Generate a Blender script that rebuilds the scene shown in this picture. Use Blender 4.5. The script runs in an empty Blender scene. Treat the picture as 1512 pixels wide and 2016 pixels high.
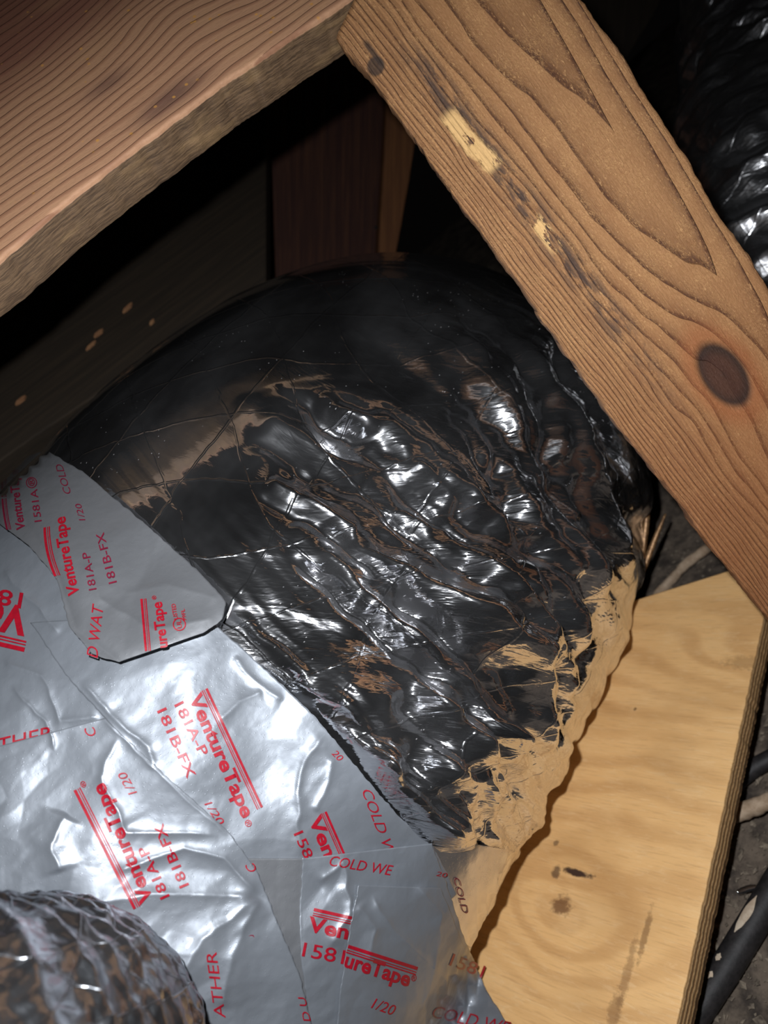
import bpy, bmesh, math, random
import numpy as np
from mathutils import Vector, Matrix
from mathutils.bvhtree import BVHTree

# ------------------------------------------------------------------ camera
F = 1500.0                                   # focal length in pixels of the 1512x2016 frame
def unit(v): v = np.asarray(v, float); return v/np.linalg.norm(v)
def cam(px, py, d): return np.array([(px-756)/F*d, (1008-py)/F*d, -d])
UP = unit([-.599, .657, .459])               # world up, seen from the (rolled) camera
YA = np.array([0, 0, -1.])-UP*UP.dot([0, 0, -1.]); YA = unit(YA)
XA = np.cross(YA, UP)
W = np.array([XA, YA, UP])                   # camera axes -> world axes
BOARD_Z = .125
H = -cam(1332, 2016, .6).dot(UP)+BOARD_Z
CP = np.array([0, 0, H])
def w(p): return W@np.asarray(p, float)+CP
def wv(v): return W@np.asarray(v, float)
def P(px, py, d): return w(cam(px, py, d))
def dirw(px, py): return wv([(px-756)/F, (1008-py)/F, -1])
def on_z(px, py, z):
    r = dirw(px, py); return CP+r*(z-CP[2])/r[2]
def project(Q):                              # world (n,3) -> px, py, depth
    c = (Q-CP)@W; d = -c[:, 2]
    return 756+F*c[:, 0]/d, 1008-F*c[:, 1]/d, d

S = bpy.context.scene
COL = S.collection
cd = bpy.data.cameras.new('camera'); co = bpy.data.objects.new('camera', cd); COL.objects.link(co)
cd.sensor_fit = 'VERTICAL'; cd.sensor_height = 36; cd.sensor_width = 27; cd.lens = F/2016*36
cd.clip_start = .01; cd.clip_end = 50
M = Matrix(W.tolist()).to_4x4(); M.translation = Vector(CP); co.matrix_world = M
cd.dof.use_dof = True; cd.dof.focus_distance = .52; cd.dof.aperture_fstop = cd.lens/3.6
S.camera = co
# ------------------------------------------------------------------ light: the phone's flash beside the lens
wd = bpy.data.worlds.new('attic_dark'); S.world = wd; wd.use_nodes = True
wd.node_tree.nodes['Background'].inputs[0].default_value = (.7, .62, .6, 1)
wd.node_tree.nodes['Background'].inputs[1].default_value = .0015
ld = bpy.data.lights.new('phone_flash', 'SPOT'); lo = bpy.data.objects.new('phone_flash', ld); COL.objects.link(lo)
ld.energy = 22; ld.shadow_soft_size = .006; ld.spot_size = math.radians(125); ld.spot_blend = 1.0
ld.color = (.93, .96, 1.0)
LP = w([-.038, .05, .0])
lo.location = LP
lo.rotation_euler = Vector(P(820, 1300, .8)-LP).to_track_quat('-Z', 'Y').to_euler()
vs = S.view_settings
vs.view_transform = 'Standard'; vs.look = 'None'; vs.gamma = 1; vs.use_curve_mapping = False; vs.exposure = 0
S.cycles.sample_clamp_indirect = 6
S.cycles.max_bounces = 6

# ------------------------------------------------------------------ numpy noise
def _h(i, j, s):
    n = (i.astype(np.int64)*374761393+j.astype(np.int64)*668265263+s*1442695041) & 0xffffffff
    n = ((n ^ (n >> 13))*1274126177) & 0xffffffff
    return ((n ^ (n >> 16)) & 0xffff)/65535.*2-1
def vnoise(u, v, s=0):
    i = np.floor(u); j = np.floor(v); a = u-i; b = v-j
    a = a*a*(3-2*a); b = b*b*(3-2*b)
    return (_h(i, j, s)*(1-a)+_h(i+1, j, s)*a)*(1-b)+(_h(i, j+1, s)*(1-a)+_h(i+1, j+1, s)*a)*b
def tri(u, v, s=0):
    """piecewise-flat facets with sharp creases, as in crumpled foil"""
    u, v = u+.35*vnoise(u*.7+9, v*.7, s+5), v+.35*vnoise(u*.7, v*.7+4, s+6)
    i = np.floor(u); j = np.floor(v); a = u-i; b = v-j
    h00 = _h(i, j, s); h10 = _h(i+1, j, s); h01 = _h(i, j+1, s); h11 = _h(i+1, j+1, s)
    lo_ = h00+(h10-h00)*a+(h01-h00)*b
    hi_ = h11+(h01-h11)*(1-a)+(h10-h11)*(1-b)
    return np.where(a+b < 1, lo_, hi_)
def sst(a, b, x):
    t = np.clip((x-a)/(b-a), 0, 1); return t*t*(3-2*t)
def polydist(px, py, L):
    """signed distance in pixels to a polyline and the position 0..1 along it"""
    best = np.full(px.shape, 1e9); sg = np.zeros(px.shape); tt = np.zeros(px.shape)
    L = np.array(L, float); seg = np.linalg.norm(np.diff(L, axis=0), axis=1); acc = np.concatenate([[0], np.cumsum(seg)])
    for k in range(len(L)-1):
        a, b = L[k], L[k+1]; e = b-a
        t = np.clip(((px-a[0])*e[0]+(py-a[1])*e[1])/(e@e), 0, 1)
        dx = px-a[0]-e[0]*t; dy = py-a[1]-e[1]*t; d = np.hypot(dx, dy)
        m = d < best
        best = np.where(m, d, best); sg = np.where(m, np.sign(e[0]*dy-e[1]*dx), sg); tt = np.where(m, (acc[k]+t*seg[k])/acc[-1], tt)
    return best, sg, tt

# ------------------------------------------------------------------ shader helpers
class X:
    def __init__(s, nt, v): s.nt = nt; s.v = v
    def _m(s, op, *o, clamp=False):
        n = s.nt.nodes.new('ShaderNodeMath'); n.operation = op; n.use_clamp = clamp
        for k, a in enumerate((s,)+o):
            a = a.v if isinstance(a, X) else a
            if isinstance(a, (int, float)): n.inputs[k].default_value = a
            else: s.nt.links.new(a, n.inputs[k])
        return X(s.nt, n.outputs[0])
    def __add__(s, o): return s._m('ADD', o)
    __radd__ = __add__
    def __sub__(s, o): return s._m('SUBTRACT', o)
    def __rsub__(s, o): return (s*-1)+o
    def __mul__(s, o): return s._m('MULTIPLY', o)
    __rmul__ = __mul__
    def __truediv__(s, o): return s._m('DIVIDE', o)
    def __pow__(s, o): return s._m('POWER', o)
    def abs(s): return s._m('ABSOLUTE')
    def sin(s): return s._m('SINE')
    def sqrt(s): return s._m('SQRT')
    def frac(s): return s._m('FRACT')
    def sign(s): return s._m('SIGN')
    def max(s, o): return s._m('MAXIMUM', o)
    def min(s, o): return s._m('MINIMUM', o)
    def clamp(s): return s._m('ADD', 0, clamp=True)
    def exp(s): return s._m('EXPONENT')
    def ss(s, a, b, x=0., y=1.):
        n = s.nt.nodes.new('ShaderNodeMapRange'); n.interpolation_type = 'SMOOTHSTEP'
        s.nt.links.new(s.v, n.inputs[0])
        for k, q in enumerate((a, b, x, y)): n.inputs[k+1].default_value = q
        return X(s.nt, n.outputs[0])
class G:
    """material builder"""
    def __init__(g, name):
        g.m = bpy.data.materials.new(name); g.m.use_nodes = True; g.nt = g.m.node_tree
        g.b = g.nt.nodes['Principled BSDF']
    def coord(g, kind='Object'):
        t = g.nt.nodes.new('ShaderNodeTexCoord'); s = g.nt.nodes.new('ShaderNodeSeparateXYZ')
        g.nt.links.new(t.outputs[kind], s.inputs[0]); return [X(g.nt, s.outputs[k]) for k in range(3)]
    def vec(g, x, y, z=0.):
        n = g.nt.nodes.new('ShaderNodeCombineXYZ')
        for k, a in enumerate((x, y, z)):
            if isinstance(a, X): g.nt.links.new(a.v, n.inputs[k])
            else: n.inputs[k].default_value = a
        return n.outputs[0]
    def noise(g, x, y, z=0., scale=1., detail=2., rough=.5, dist=0.):
        n = g.nt.nodes.new('ShaderNodeTexNoise'); g.nt.links.new(g.vec(x, y, z), n.inputs['Vector'])
        n.inputs['Scale'].default_value = scale; n.inputs['Detail'].default_value = detail
        n.inputs['Roughness'].default_value = rough; n.inputs['Distortion'].default_value = dist
        return X(g.nt, n.outputs[0])
    def voro(g, x, y, z=0., scale=1., feature='F1', out=0, rnd=1.):
        n = g.nt.nodes.new('ShaderNodeTexVoronoi'); n.feature = feature; g.nt.links.new(g.vec(x, y, z), n.inputs['Vector'])
        n.inputs['Scale'].default_value = scale; n.inputs['Randomness'].default_value = rnd
        return X(g.nt, n.outputs[out])
    def mix(g, f, a, b):
        n = g.nt.nodes.new('ShaderNodeMix'); n.data_type = 'RGBA'
        g.nt.links.new(f.v, n.inputs[0]) if isinstance(f, X) else setattr(n.inputs[0], 'default_value', f)
        for k, q in ((6, a), (7, b)):
            if isinstance(q, tuple): n.inputs[k].default_value = (*q, 1)
            else: g.nt.links.new(q, n.inputs[k])
        return n.outputs[2]
    def set(g, name, v):
        i = g.b.inputs[name]
        if isinstance(v, X): g.nt.links.new(v.v, i)
        elif isinstance(v, (int, float)): i.default_value = v
        elif isinstance(v, tuple): i.default_value = (*v, 1)
        else: g.nt.links.new(v, i)
    def bump(g, h, dist=.001, strength=1., prev=None):
        n = g.nt.nodes.new('ShaderNodeBump'); n.inputs['Strength'].default_value = strength; n.inputs['Distance'].default_value = dist
        g.nt.links.new(h.v, n.inputs['Height'])
        if prev is not None: g.nt.links.new(prev, n.inputs['Normal'])
        return n.outputs[0]
def rgb(r, g_, b):
    f = lambda c: (c/255/12.92) if c/255 <= .04045 else ((c/255+.055)/1.055)**2.4
    return (f(r), f(g_), f(b))

# ------------------------------------------------------------------ mesh helpers
def setp(o, label=None, cat=None, group=None, kind=None):
    for k, v in (('label', label), ('category', cat), ('group', group), ('kind', kind)):
        if v: o[k] = v
    return o
def mesh_np(name, V, Fc, mat, parent=None, smooth=True, uv=None, attrs=None, quads=True):
    me = bpy.data.meshes.new(name)
    V = np.asarray(V, np.float32); Fc = np.asarray(Fc, np.int32); k = Fc.shape[1]
    me.vertices.add(len(V)); me.vertices.foreach_set('co', V.ravel())
    me.loops.add(Fc.size); me.loops.foreach_set('vertex_index', Fc.ravel())
    me.polygons.add(len(Fc)); me.polygons.foreach_set('loop_start', np.arange(0, Fc.size, k, dtype=np.int32))
    me.update(calc_edges=True); me.validate()
    me.polygons.foreach_set('use_smooth', np.full(len(me.polygons), smooth))
    if uv is not None:
        l = me.uv_layers.new(name='UVMap'); l.data.foreach_set('uv', np.asarray(uv, np.float32)[Fc.ravel()].ravel())
    for an, av in (attrs or {}).items():
        a = me.attributes.new(an, 'FLOAT', 'POINT'); a.data.foreach_set('value', av.astype(np.float32))
    o = bpy.data.objects.new(name, me); COL.objects.link(o)
    if mat: me.materials.append(mat)
    if parent: o.parent = parent
    return o
def grid_faces(n, m, wrap=False):
    i = np.arange(n-1)[:, None]; j = np.arange(m if wrap else m-1)[None]
    j2 = (j+1) % m
    return np.stack([i*m+j, i*m+j2, (i+1)*m+j2, (i+1)*m+j], -1).reshape(-1, 4)
def resample(L, n):
    L = np.array(L, float); s = np.concatenate([[0], np.cumsum(np.linalg.norm(np.diff(L, axis=0), axis=1))])
    t = np.linspace(0, s[-1], n); q = np.stack([np.interp(t, s, L[:, k]) for k in range(L.shape[1])], 1)
    return q
def resm(L, n, it=3):                             # smooth resample
    q = resample(L, n)
    for _ in range(it):
        q[1:-1] = (q[:-2]+2*q[1:-1]+q[2:])/4
    return q
def cr(Pn, n=30):
    out = []; Pn = np.vstack([2*Pn[0]-Pn[1], Pn, 2*Pn[-1]-Pn[-2]])
    for i in range(1, len(Pn)-2):
        for k in range(n):
            t = k/n; a, b, c, d = Pn[i-1], Pn[i], Pn[i+1], Pn[i+2]
            out.append(.5*((2*b)+(c-a)*t+(2*a-5*b+4*c-d)*t*t+(3*b-a-3*c+d)*t**3))
    out.append(Pn[-2]); return np.array(out)

class Frame:
    """a board's own frame: origin O, x along, y across the face, z out of the face towards the viewer"""
    def __init__(f, O, A, hint):
        f.O = np.array(O); f.x = unit(np.array(A)-f.O); h = np.array(hint)-0.0
        f.y = unit(h-f.x*f.x.dot(h)); f.z = np.cross(f.x, f.y)
        f.sg = 1
        if f.z.dot(CP-f.O) < 0: f.z = -f.z; f.sg = -1
    def loc(f, px, py):                            # pixel -> local (x, y) on the face plane
        r = dirw(px, py); t = (f.O-CP).dot(f.z)/r.dot(f.z); q = CP+r*t-f.O
        return q.dot(f.x), q.dot(f.y)
    def mat(f):
        zz = f.z*f.sg
        m = Matrix((tuple(f.x), tuple(f.y), tuple(zz))).transposed().to_4x4(); m.translation = Vector(f.O); return m
def plank(name, fr, left, right, thick, mat, rough_edge=.0006, bevel=.004, n=160, m=24, seed=1, parent=None):
    """solid board: face lofted between two edge polylines (local xy), bevelled long edges, thickness behind it"""
    A = resm(left, n, max(3, n//5)); B = resm(right, n, max(3, n//5)); rng = np.random.RandomState(seed)
    s = np.linspace(0, n*.45, n)
    ja = vnoise(s*2.2, s*0+seed, seed)*rough_edge+vnoise(s*.5, s*0, seed+3)*rough_edge*1.6
    jb = vnoise(s*2.2, s*0+seed+7, seed+1)*rough_edge+vnoise(s*.5, s*0, seed+4)*rough_edge*1.6
    nrm = unit(B[n//2]-A[n//2])
    A = A+nrm*ja[:, None]; B = B+nrm*jb[:, None]
    sg = fr.sg
    prof = []                                     # (t across 0..1, inset metres, z)
    for a in np.linspace(0, math.pi/2, 5): prof.append((0, bevel*(1-math.sin(a)), -bevel*(1-math.cos(a))) if False else (0, bevel*(1-math.cos(math.pi/2-a))*1.0, -bevel*(1-math.sin(math.pi/2-a))))
    rows = []
    def ring(i):
        a, b = A[i], B[i]; wd_ = np.linalg.norm(b-a); u = (b-a)/wd_; pts = []
        for k in range(5):                         # left bevel from side up to the face
            an = k/4*math.pi/2
            pts.append((*(a+u*bevel*(1-math.sin(an))), -bevel*(1-math.cos(an)) if False else -bevel+bevel*math.sin(an)))
        pts = [(*(a+u*bevel*(1-math.cos(k/4*math.pi/2))), -bevel+bevel*math.sin(k/4*math.pi/2)) for k in range(5)]
        for t in np.linspace(0, 1, m)[1:-1]:
            q = a+u*(bevel+(wd_-2*bevel)*t); pts.append((q[0], q[1], 0))
        pts += [(*(b-u*bevel*(1-math.cos(k/4*math.pi/2))), -bevel+bevel*math.sin(k/4*math.pi/2)) for k in range(4, -1, -1)]
        for t in (.33, .66): pts.append((b[0], b[1], -bevel-(thick-2*bevel)*t))
        pts += [(b[0], b[1], -thick+bevel), (*(b-u*bevel), -thick), (*(a+u*bevel), -thick), (a[0], a[1], -thick+bevel)]
        for t in (.66, .33): pts.append((a[0], a[1], -bevel-(thick-2*bevel)*t))
        return pts
    V = np.array([ring(i) for i in range(n)]); k = V.shape[1]
    V[..., 2] *= sg
    V = V.reshape(-1, 3)
    me = bpy.data.meshes.new(name)
    Fc = grid_faces(n, k, True).tolist()+[list(range(k)), list(range((n-1)*k, n*k))]
    me.from_pydata(V.tolist(), [], Fc); me.update()
    bm = bmesh.new(); bm.from_mesh(me); bmesh.ops.recalc_face_normals(bm, faces=bm.faces); bm.to_mesh(me); bm.free()
    for p in me.polygons: p.use_smooth = len(p.vertices) == 4
    me.materials.append(mat)
    o = bpy.data.objects.new(name, me); COL.objects.link(o)
    o.matrix_world = fr.mat()
    if parent: o.parent = parent; o.matrix_parent_inverse = parent.matrix_world.inverted()
    return o
# ------------------------------------------------------------------ frames of the boards
BR = Frame(P(660, 75, .49), P(1512, 1215, .56), wv([.75, .62, .27]))          # leaning brace
BM = Frame(P(0, 510, .50), P(685, 0, .545), wv([-.6, .77, -.40]))           # upper left beam
PW = Frame(on_z(1332, 2016, BOARD_Z), on_z(1503, 1215, BOARD_Z), on_z(1262, 1178, BOARD_Z)-on_z(1503, 1215, BOARD_Z))

def wood_common(g, x, y, fine, col, h, rough=.72):
    g.set('Base Color', col); g.set('Roughness', rough)
    g.set('Normal', g.bump(h, .0011, .9))
# --- brace
def mat_brace():
    g = G('aged_fir_cathedral_grain'); x, y, z = g.coord()
    K = 3000.
    kx, ky = BR.loc(1425, 738)
    n1 = g.noise(x*4, y*14, 0, 3, 2)-.5
    r0 = (y-.101-n1*.010)*K
    right = r0.ss(-2, 2)
    ra = r0.abs()*(1+right*.75)
    # knot: rings pushed aside
    dx = (x-kx); dy = (y-ky)
    kd = ((dx*dx)/(1.9*1.9)+dy*dy).sqrt()*K
    push = (kd*kd*(-1/(95.*95))).exp()
    ph = ra*(1/94.)+ra*ra*ra*4.4e-7+x*(K/494)+n1*.5+push*1.7
    f = ph.frac()
    late = (f.ss(.25, .9)*.45+f.ss(.78, .95)*.55)*(1-f.ss(.97, 1.0))
    fine = g.noise(x*25, y*1100, 0, 1, 3, .7)
    fib = g.noise(x*330, y*700, z*500, 1, 4, .75, .6)
    hair = (g.noise(x*170+y*120, y*420-x*240, 9, 1, 3, .6, 2.)-.5).abs().ss(.035, 0)*g.noise(x*40, y*60, 3, 1, 2).ss(.4, .6)
    mott = g.noise(x*60, y*90, 0, 1, 4, .65)
    c = g.mix((late*.95+.02).clamp(), rgb(168, 122, 80), rgb(72, 42, 28))
    c = g.mix((fib.ss(.42, .60)*.5), c, rgb(136, 90, 50))
    c = g.mix(fib.ss(.56, .66)*.6, c, rgb(206, 160, 110))
    c = g.mix(hair*.5, c, rgb(214, 166, 110))
    # redder and darker towards the lower end
    c = g.mix((x.ss(.22, .45)*.55+mott.ss(.45, .8)*.15).clamp(), c, rgb(128, 72, 36))
    # fine edge grain along the left side
    eg = ((y*K*.125+n1*2+x*4).frac()).ss(.3, .9)*y.ss(.062, .02)
    c = g.mix(eg*.35, c, rgb(95, 62, 40))
    # black stain smear and peeled pale patch
    lx0, ly0 = BR.loc(800, 90); lx1, ly1 = BR.loc(1185, 600)
    yc = (x-lx0)*((ly1-ly0)/(lx1-lx0))+ly0
    dd = (y-yc).abs()
    st = g.noise(x*45, y*150, 0, 1, 5, .75)
    sm = dd.ss(.014, .002)*x.ss(lx0-.02, lx0+.03)*x.ss(lx1+.12, lx1-.02)*st.ss(.42, .56)*(1-f.ss(.5, .2)*.3)
    c = g.mix(sm*.8, c, rgb(52, 44, 44))
    a0 = BR.loc(880, 225); a1 = BR.loc(968, 325)
    sc = g.noise(x*70, y*160, 3, 1, 4, .7)
    pm = (y+(sc-.5)*.012-((x-a0[0])*((a1[1]-a0[1])/(a1[0]-a0[0]))+a0[1])).abs().ss(.0075, .004)*x.ss(a0[0]-.004, a0[0]+.004)*x.ss(a1[0]+.006, a1[0])*sc.ss(.36, .44)
    b0 = BR.loc(1075, 460)
    pm = pm.max(((x-b0[0]).abs().ss(.016, .008))*((y-b0[1]).abs().ss(.006, .003))*sc.ss(.5, .56))
    c = g.mix(pm*.95, c, rgb(222, 178, 118))
    # small dark nail stain near the top
    q0 = BR.loc(740, 130); dn = (((x-q0[0])*(x-q0[0])+(y-q0[1])*(y-q0[1]))).sqrt()+(n1*.002)
    c = g.mix(dn.ss(.0065, .0045)*.85, c, rgb(56, 44, 38))
    q1 = BR.loc(735, 105)
    c = g.mix((x-q1[0]).abs().ss(.012, .006)*(y-q1[1]).abs().ss(.0025, .001)*.8, c, rgb(56, 44, 38))
    kr = kd*.11+n1*2
    km = kd.ss(48, 34)
    c = g.mix(km*.95, c, g.mix(kr.sin().ss(-1, 1), rgb(38, 24, 20), rgb(66, 38, 28)))
    c = g.mix(kd.ss(78, 48)*(1-km)*.5, c, rgb(150, 84, 46))
    h = late*.6+fine*.35+fib*.5+eg*.4-km*.6
    g.set('Base Color', c); g.set('Roughness', .68); g.set('Normal', g.bump(h, .0019, .95))
    g.set('Specular IOR Level', .35)
    return g.m
def mat_beam():
    g = G('reddish_aged_beam'); x, y, z = g.coord()
    K = 3000.
    n1 = g.noise(x*3.2, y*7, 1, 2, 2)-.5
    bend = (x-.21); bend = (bend*bend*(-1/(.05*.05))).exp()
    ph = (y*K*.040)+n1*3.0-bend*1.3*y.ss(.0, .09)+g.noise(x*9, y*30, 0, 1, 2)*.8-x*2.2*y.ss(.02, .12)
    f = ph.frac(); late = f.ss(.4, .9)*(1-f.ss(.93, 1.))
    fib = g.noise(x*180, y*900, z*500, 1, 4, .7)
    blot = g.noise(x*14, y*22, 5, 1, 3, .6)
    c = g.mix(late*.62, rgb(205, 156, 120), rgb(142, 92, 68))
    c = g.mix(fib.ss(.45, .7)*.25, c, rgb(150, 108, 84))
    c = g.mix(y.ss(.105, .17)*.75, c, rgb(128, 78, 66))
    c = g.mix(blot.ss(.5, .75)*.25, c, rgb(210, 166, 118))
    for (px, py, sx, sy, k) in ((345, 185, .030, .012, .7), (212, 165, .022, .009, .55), (300, 225, .02, .008, .4)):
        a, b = BM.loc(px, py); d = (((x-a)*(1/sx))**2+((y-b)*(1/sy))**2)
        c = g.mix((-1.0*d*(.8+blot)).exp()*k, c, rgb(92, 64, 62))
    # long dark crack streaks and resin specks
    a, b = BM.loc(40, 110)
    st = g.noise(x*12, y*420, 2, 1, 3, .7)
    c = g.mix((y-b-(x-a)*.04).abs().ss(.010, .003)*st.ss(.52, .62)*x.ss(.09, .03)*.8, c, rgb(84, 36, 30))
    sp = g.voro(x, y, 0, 95)
    c = g.mix(sp.ss(.16, .08)*blot.ss(.46, .56)*.9, c, rgb(222, 160, 84))
    # the narrow sawn face below is rougher, grazing shade put into its greyer colour
    side = z.ss(-.0030*BM.sg, -.0042*BM.sg) if BM.sg > 0 else z.ss(.0030, .0042)
    sx = g.noise(x*60, z*700, 0, 1, 4, .7)
    sc = g.mix(sx.ss(.35, .65), rgb(82, 62, 44), rgb(132, 104, 76))
    sc = g.mix(g.noise(x*20, z*60, 4, 1, 3).ss(.5, .75)*.6, sc, rgb(186, 150, 104))
    c = g.mix(side, c, sc)
    h = late*.5+fib*.4+side*sx*1.0
    g.set('Base Color', c); g.set('Roughness', .62); g.set('Normal', g.bump(h, .0010, .8)); g.set('Specular IOR Level', .4)
    return g.m
def mat_ply():
    g = G('plywood_rotary_veneer'); x, y, z = g.coord()
    n1 = g.noise(x*5, y*3.5, 0, 1, 2)-.5
    n2 = g.noise(x*16, y*7, 2, 1, 3)-.5
    ph = x*30+n1*3.2+n2*.8
    for (px, py, s, k) in ((1125, 1895, .085, 2.6), (1105, 1785, .035, 1.2), (1130, 1716, .030, -1.3), (1500, 1300, .05, 1.5)):
        a, b = PW.loc(px, py); d = ((x-a)*(x-a)+(y-b)*(y-b)*.55)
        ph = ph+(d*(-1/(s*s))).exp()*k
    f = (ph*6.283).sin()*.5+.5
    fib = g.noise(x*500, y*28, 0, 1, 4, .7)
    mot = g.noise(x*26, y*13, 7, 1, 4, .65)
    c = g.mix(f.ss(.25, 1.)*.42*(g.noise(x*7, y*4, 21, 1, 2).ss(.35, .65)*.9+.1), rgb(246, 196, 132), rgb(192, 136, 80))
    c = g.mix(mot.ss(.45, .72)*.45, c, rgb(252, 208, 148))
    c = g.mix(fib.ss(.48, .7)*.35, c, rgb(186, 134, 86))
    c = g.mix(g.noise(x*240, y*40, 3, 1, 4, .75, 1.).ss(.5, .7)*.3, c, rgb(255, 222, 172))
    c = g.mix(g.noise(x*9, y*5, 11, 1, 3).ss(.52, .7)*.4, c, rgb(190, 142, 88))
    spn = g.noise(x*150, y*110, 0, 1, 4, .7)
    def spot(px, py, sx, sy, col, k):
        nonlocal c
        a, b = PW.loc(px, py)
        d = (((x-a)*(1/sx))**2+((y-b)*(1/sy))**2).sqrt()+(spn-.5)*2.2
        c = g.mix(d.ss(1.3, .55)*k, c, col)
    spot(1105, 1783, .0085, .0105, rgb(112, 72, 44), .8)
    spot(1135, 1718, .0032, .017, rgb(42, 24, 30), .95)
    spot(1095, 1716, .006, .005, rgb(60, 40, 40), .7)
    spot(1095, 1660, .003, .003, rgb(110, 84, 60), .7)
    spot(1250, 1396, .0018, .0018, rgb(80, 50, 30), .7)
    spot(1470, 1305, .008, .026, rgb(150, 106, 62), .5)
    spot(1270, 1840, .022, .003, rgb(122, 84, 50), .6)
    spot(1235, 1915, .030, .004, rgb(136, 96, 60), .5)
    spot(1210, 1990, .016, .006, rgb(126, 88, 56), .5)
    side = z.ss(-.0014*PW.sg, -.0020*PW.sg) if PW.sg > 0 else z.ss(.0014, .0020)
    lay = (z*(6.283/.0062)).sin()*.5+.5
    sx = g.noise(x*260, z*300, 0, 1, 4, .75)
    sc = g.mix(lay.ss(.35, .65), rgb(160, 118, 76), rgb(226, 182, 128)); sc = g.mix(sx.ss(.45, .7)*.5, sc, rgb(120, 92, 62))
    c = g.mix(side, c, sc)
    g.set('Base Color', c); g.set('Roughness', .55); g.set('Normal', g.bump(fib*.4+f*.25+side*(sx+lay*.8), .0008, .7)); g.set('Specular IOR Level', .35)
    return g.m
def mat_darkwood(name, c1, c2, axis=0):
    g = G(name); x, y, z = g.coord()
    if axis: x, y = y, x
    n = g.noise(x*4, y*30, z*30, 1, 3, .6); f = ((y*260)+n*7).sin()*.5+.5
    st = g.noise(x*6, y*170, z*170, 1, 4, .7)
    c = g.mix((f*.12+st.ss(.4, .7)*.5).clamp(), c1, c2)
    g.set('Base Color', c); g.set('Roughness', .8); g.set('Normal', g.bump(st, .001, .6)); g.set('Specular IOR Level', .2)
    return g.m
def mat_foil(name, rough, dust, scrim=True, base=(.80, .80, .82), bumpk=1.0, period=.05, haze=.10):
    g = G(name); t = g.nt.nodes.new('ShaderNodeUVMap'); t.uv_map = 'UVMap'
    s = g.nt.nodes.new('ShaderNodeSeparateXYZ'); g.nt.links.new(t.outputs[0], s.inputs[0])
    u, v = X(g.nt, s.outputs[0]), X(g.nt, s.outputs[1])
    at = g.nt.nodes.new('ShaderNodeAttribute'); at.attribute_name = 'crumple'; cr_ = X(g.nt, at.outputs['Fac'])
    wob = g.noise(u*30, v*30, 0, 1, 2)-.5
    def ln(q, wd_):
        d = (q+wob*.16).frac()-.5
        return d.abs().ss(wd_, wd_*.15)
    p = 1/period
    L = (ln(u*p*.9+v*p*.45, .022).max(ln(u*p*.9-v*p*.5, .022))).max(ln(v*p*.62+u*p*.08, .018))
    cell = g.voro(u*1.0+wob*.006, v*.28, 0, 85, 'DISTANCE_TO_EDGE')
    cell2 = g.voro(u*1.0+wob*.006, v*.4, 3, 210, 'DISTANCE_TO_EDGE')
    rdg = (g.noise(u*130, v*9, 5, 1, 3, .6, .8)-.5).abs().ss(.10, 0)
    fine = g.noise(u*260, v*40, 0, 1, 4, .65)
    sc = g.noise(u*900, v*900, 0, 1, 3, .7)
    h = L*(.30 if scrim else 0)+(cell.ss(.0, .12)*.22+cell2.ss(0, .2)*.12)*cr_*-1+rdg*.10*cr_+fine*(cr_*.35+.10)+sc*.015
    g.set('Normal', g.bump(h, .0011*bumpk, .8))
    g.set('Metallic', 1.0)
    spk = g.voro(u, v, 5, 210); spm = spk.ss(.10, .05)*g.noise(u*18, v*18, 3, 1, 2).ss(.5, .66)
    dm = (g.noise(u*12, v*12, 7, 1, 4, .6).ss(.3, .8)*dust+dust*.35+spm*.8).clamp()
    g.set('Metallic', (1.0-dm).clamp())
    g.set('Base Color', g.mix(dm, base, rgb(120, 112, 108)))
    g.set('Roughness', (g.noise(u*20, v*8, 1, 1, 3).ss(.3, .7, rough*.7, rough*1.3)+dm*.3))
    # thin satin haze over the mirror film
    hz = g.nt.nodes.new('ShaderNodeBsdfAnisotropic'); hz.distribution = 'GGX'
    hz.inputs['Color'].default_value = (*[q*.85 for q in base], 1); hz.inputs['Roughness'].default_value = .30
    g.nt.links.new(g.b.inputs['Normal'].links[0].from_socket, hz.inputs['Normal'])
    mx = g.nt.nodes.new('ShaderNodeMixShader'); mx.inputs[0].default_value = haze
    g.nt.links.new(g.b.outputs[0], mx.inputs[1]); g.nt.links.new(hz.outputs[0], mx.inputs[2])
    out = [n for n in g.nt.nodes if n.type == 'OUTPUT_MATERIAL'][0]
    g.nt.links.new(mx.outputs[0], out.inputs[0])
    return g.m
def mat_tape(name, rough=.44, metal=.5, base=(.25, .27, .30), k=1.):
    g = G(name); x, y, z = g.coord()
    n = g.noise(x*40, y*40, z*40, 1, 3, .55); m = g.noise(x*260, y*260, z*260, 1, 4, .7)
    sp = g.voro(x, y, z, 420)
    g.set('Metallic', metal)
    c = g.mix(n.ss(.35, .7)*.5, base, tuple(q*.7 for q in base))
    g.set('Base Color', c)
    g.set('Roughness', n.ss(.3, .7, rough*.8, rough*1.25)+m*.08)
    g.set('Normal', g.bump(n*.9*k+m*.10+sp.ss(.2, .1)*.05, .0016, .55))
    g.set('Coat Weight', .25); g.set('Coat Roughness', .12)
    return g.m
def mat_plain(name, c, rough=.6, metal=0., c2=None, sc=60, bump=.0006, coat=0.):
    g = G(name); x, y, z = g.coord()
    n = g.noise(x, y, z, sc, 5, .7)
    g.set('Base Color', g.mix(n.ss(.35, .65), c, c2 or tuple(q*.6 for q in c))); g.set('Roughness', rough); g.set('Metallic', metal)
    g.set('Normal', g.bump(n, bump, .8)); g.set('Coat Weight', coat)
    return g.m
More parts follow.
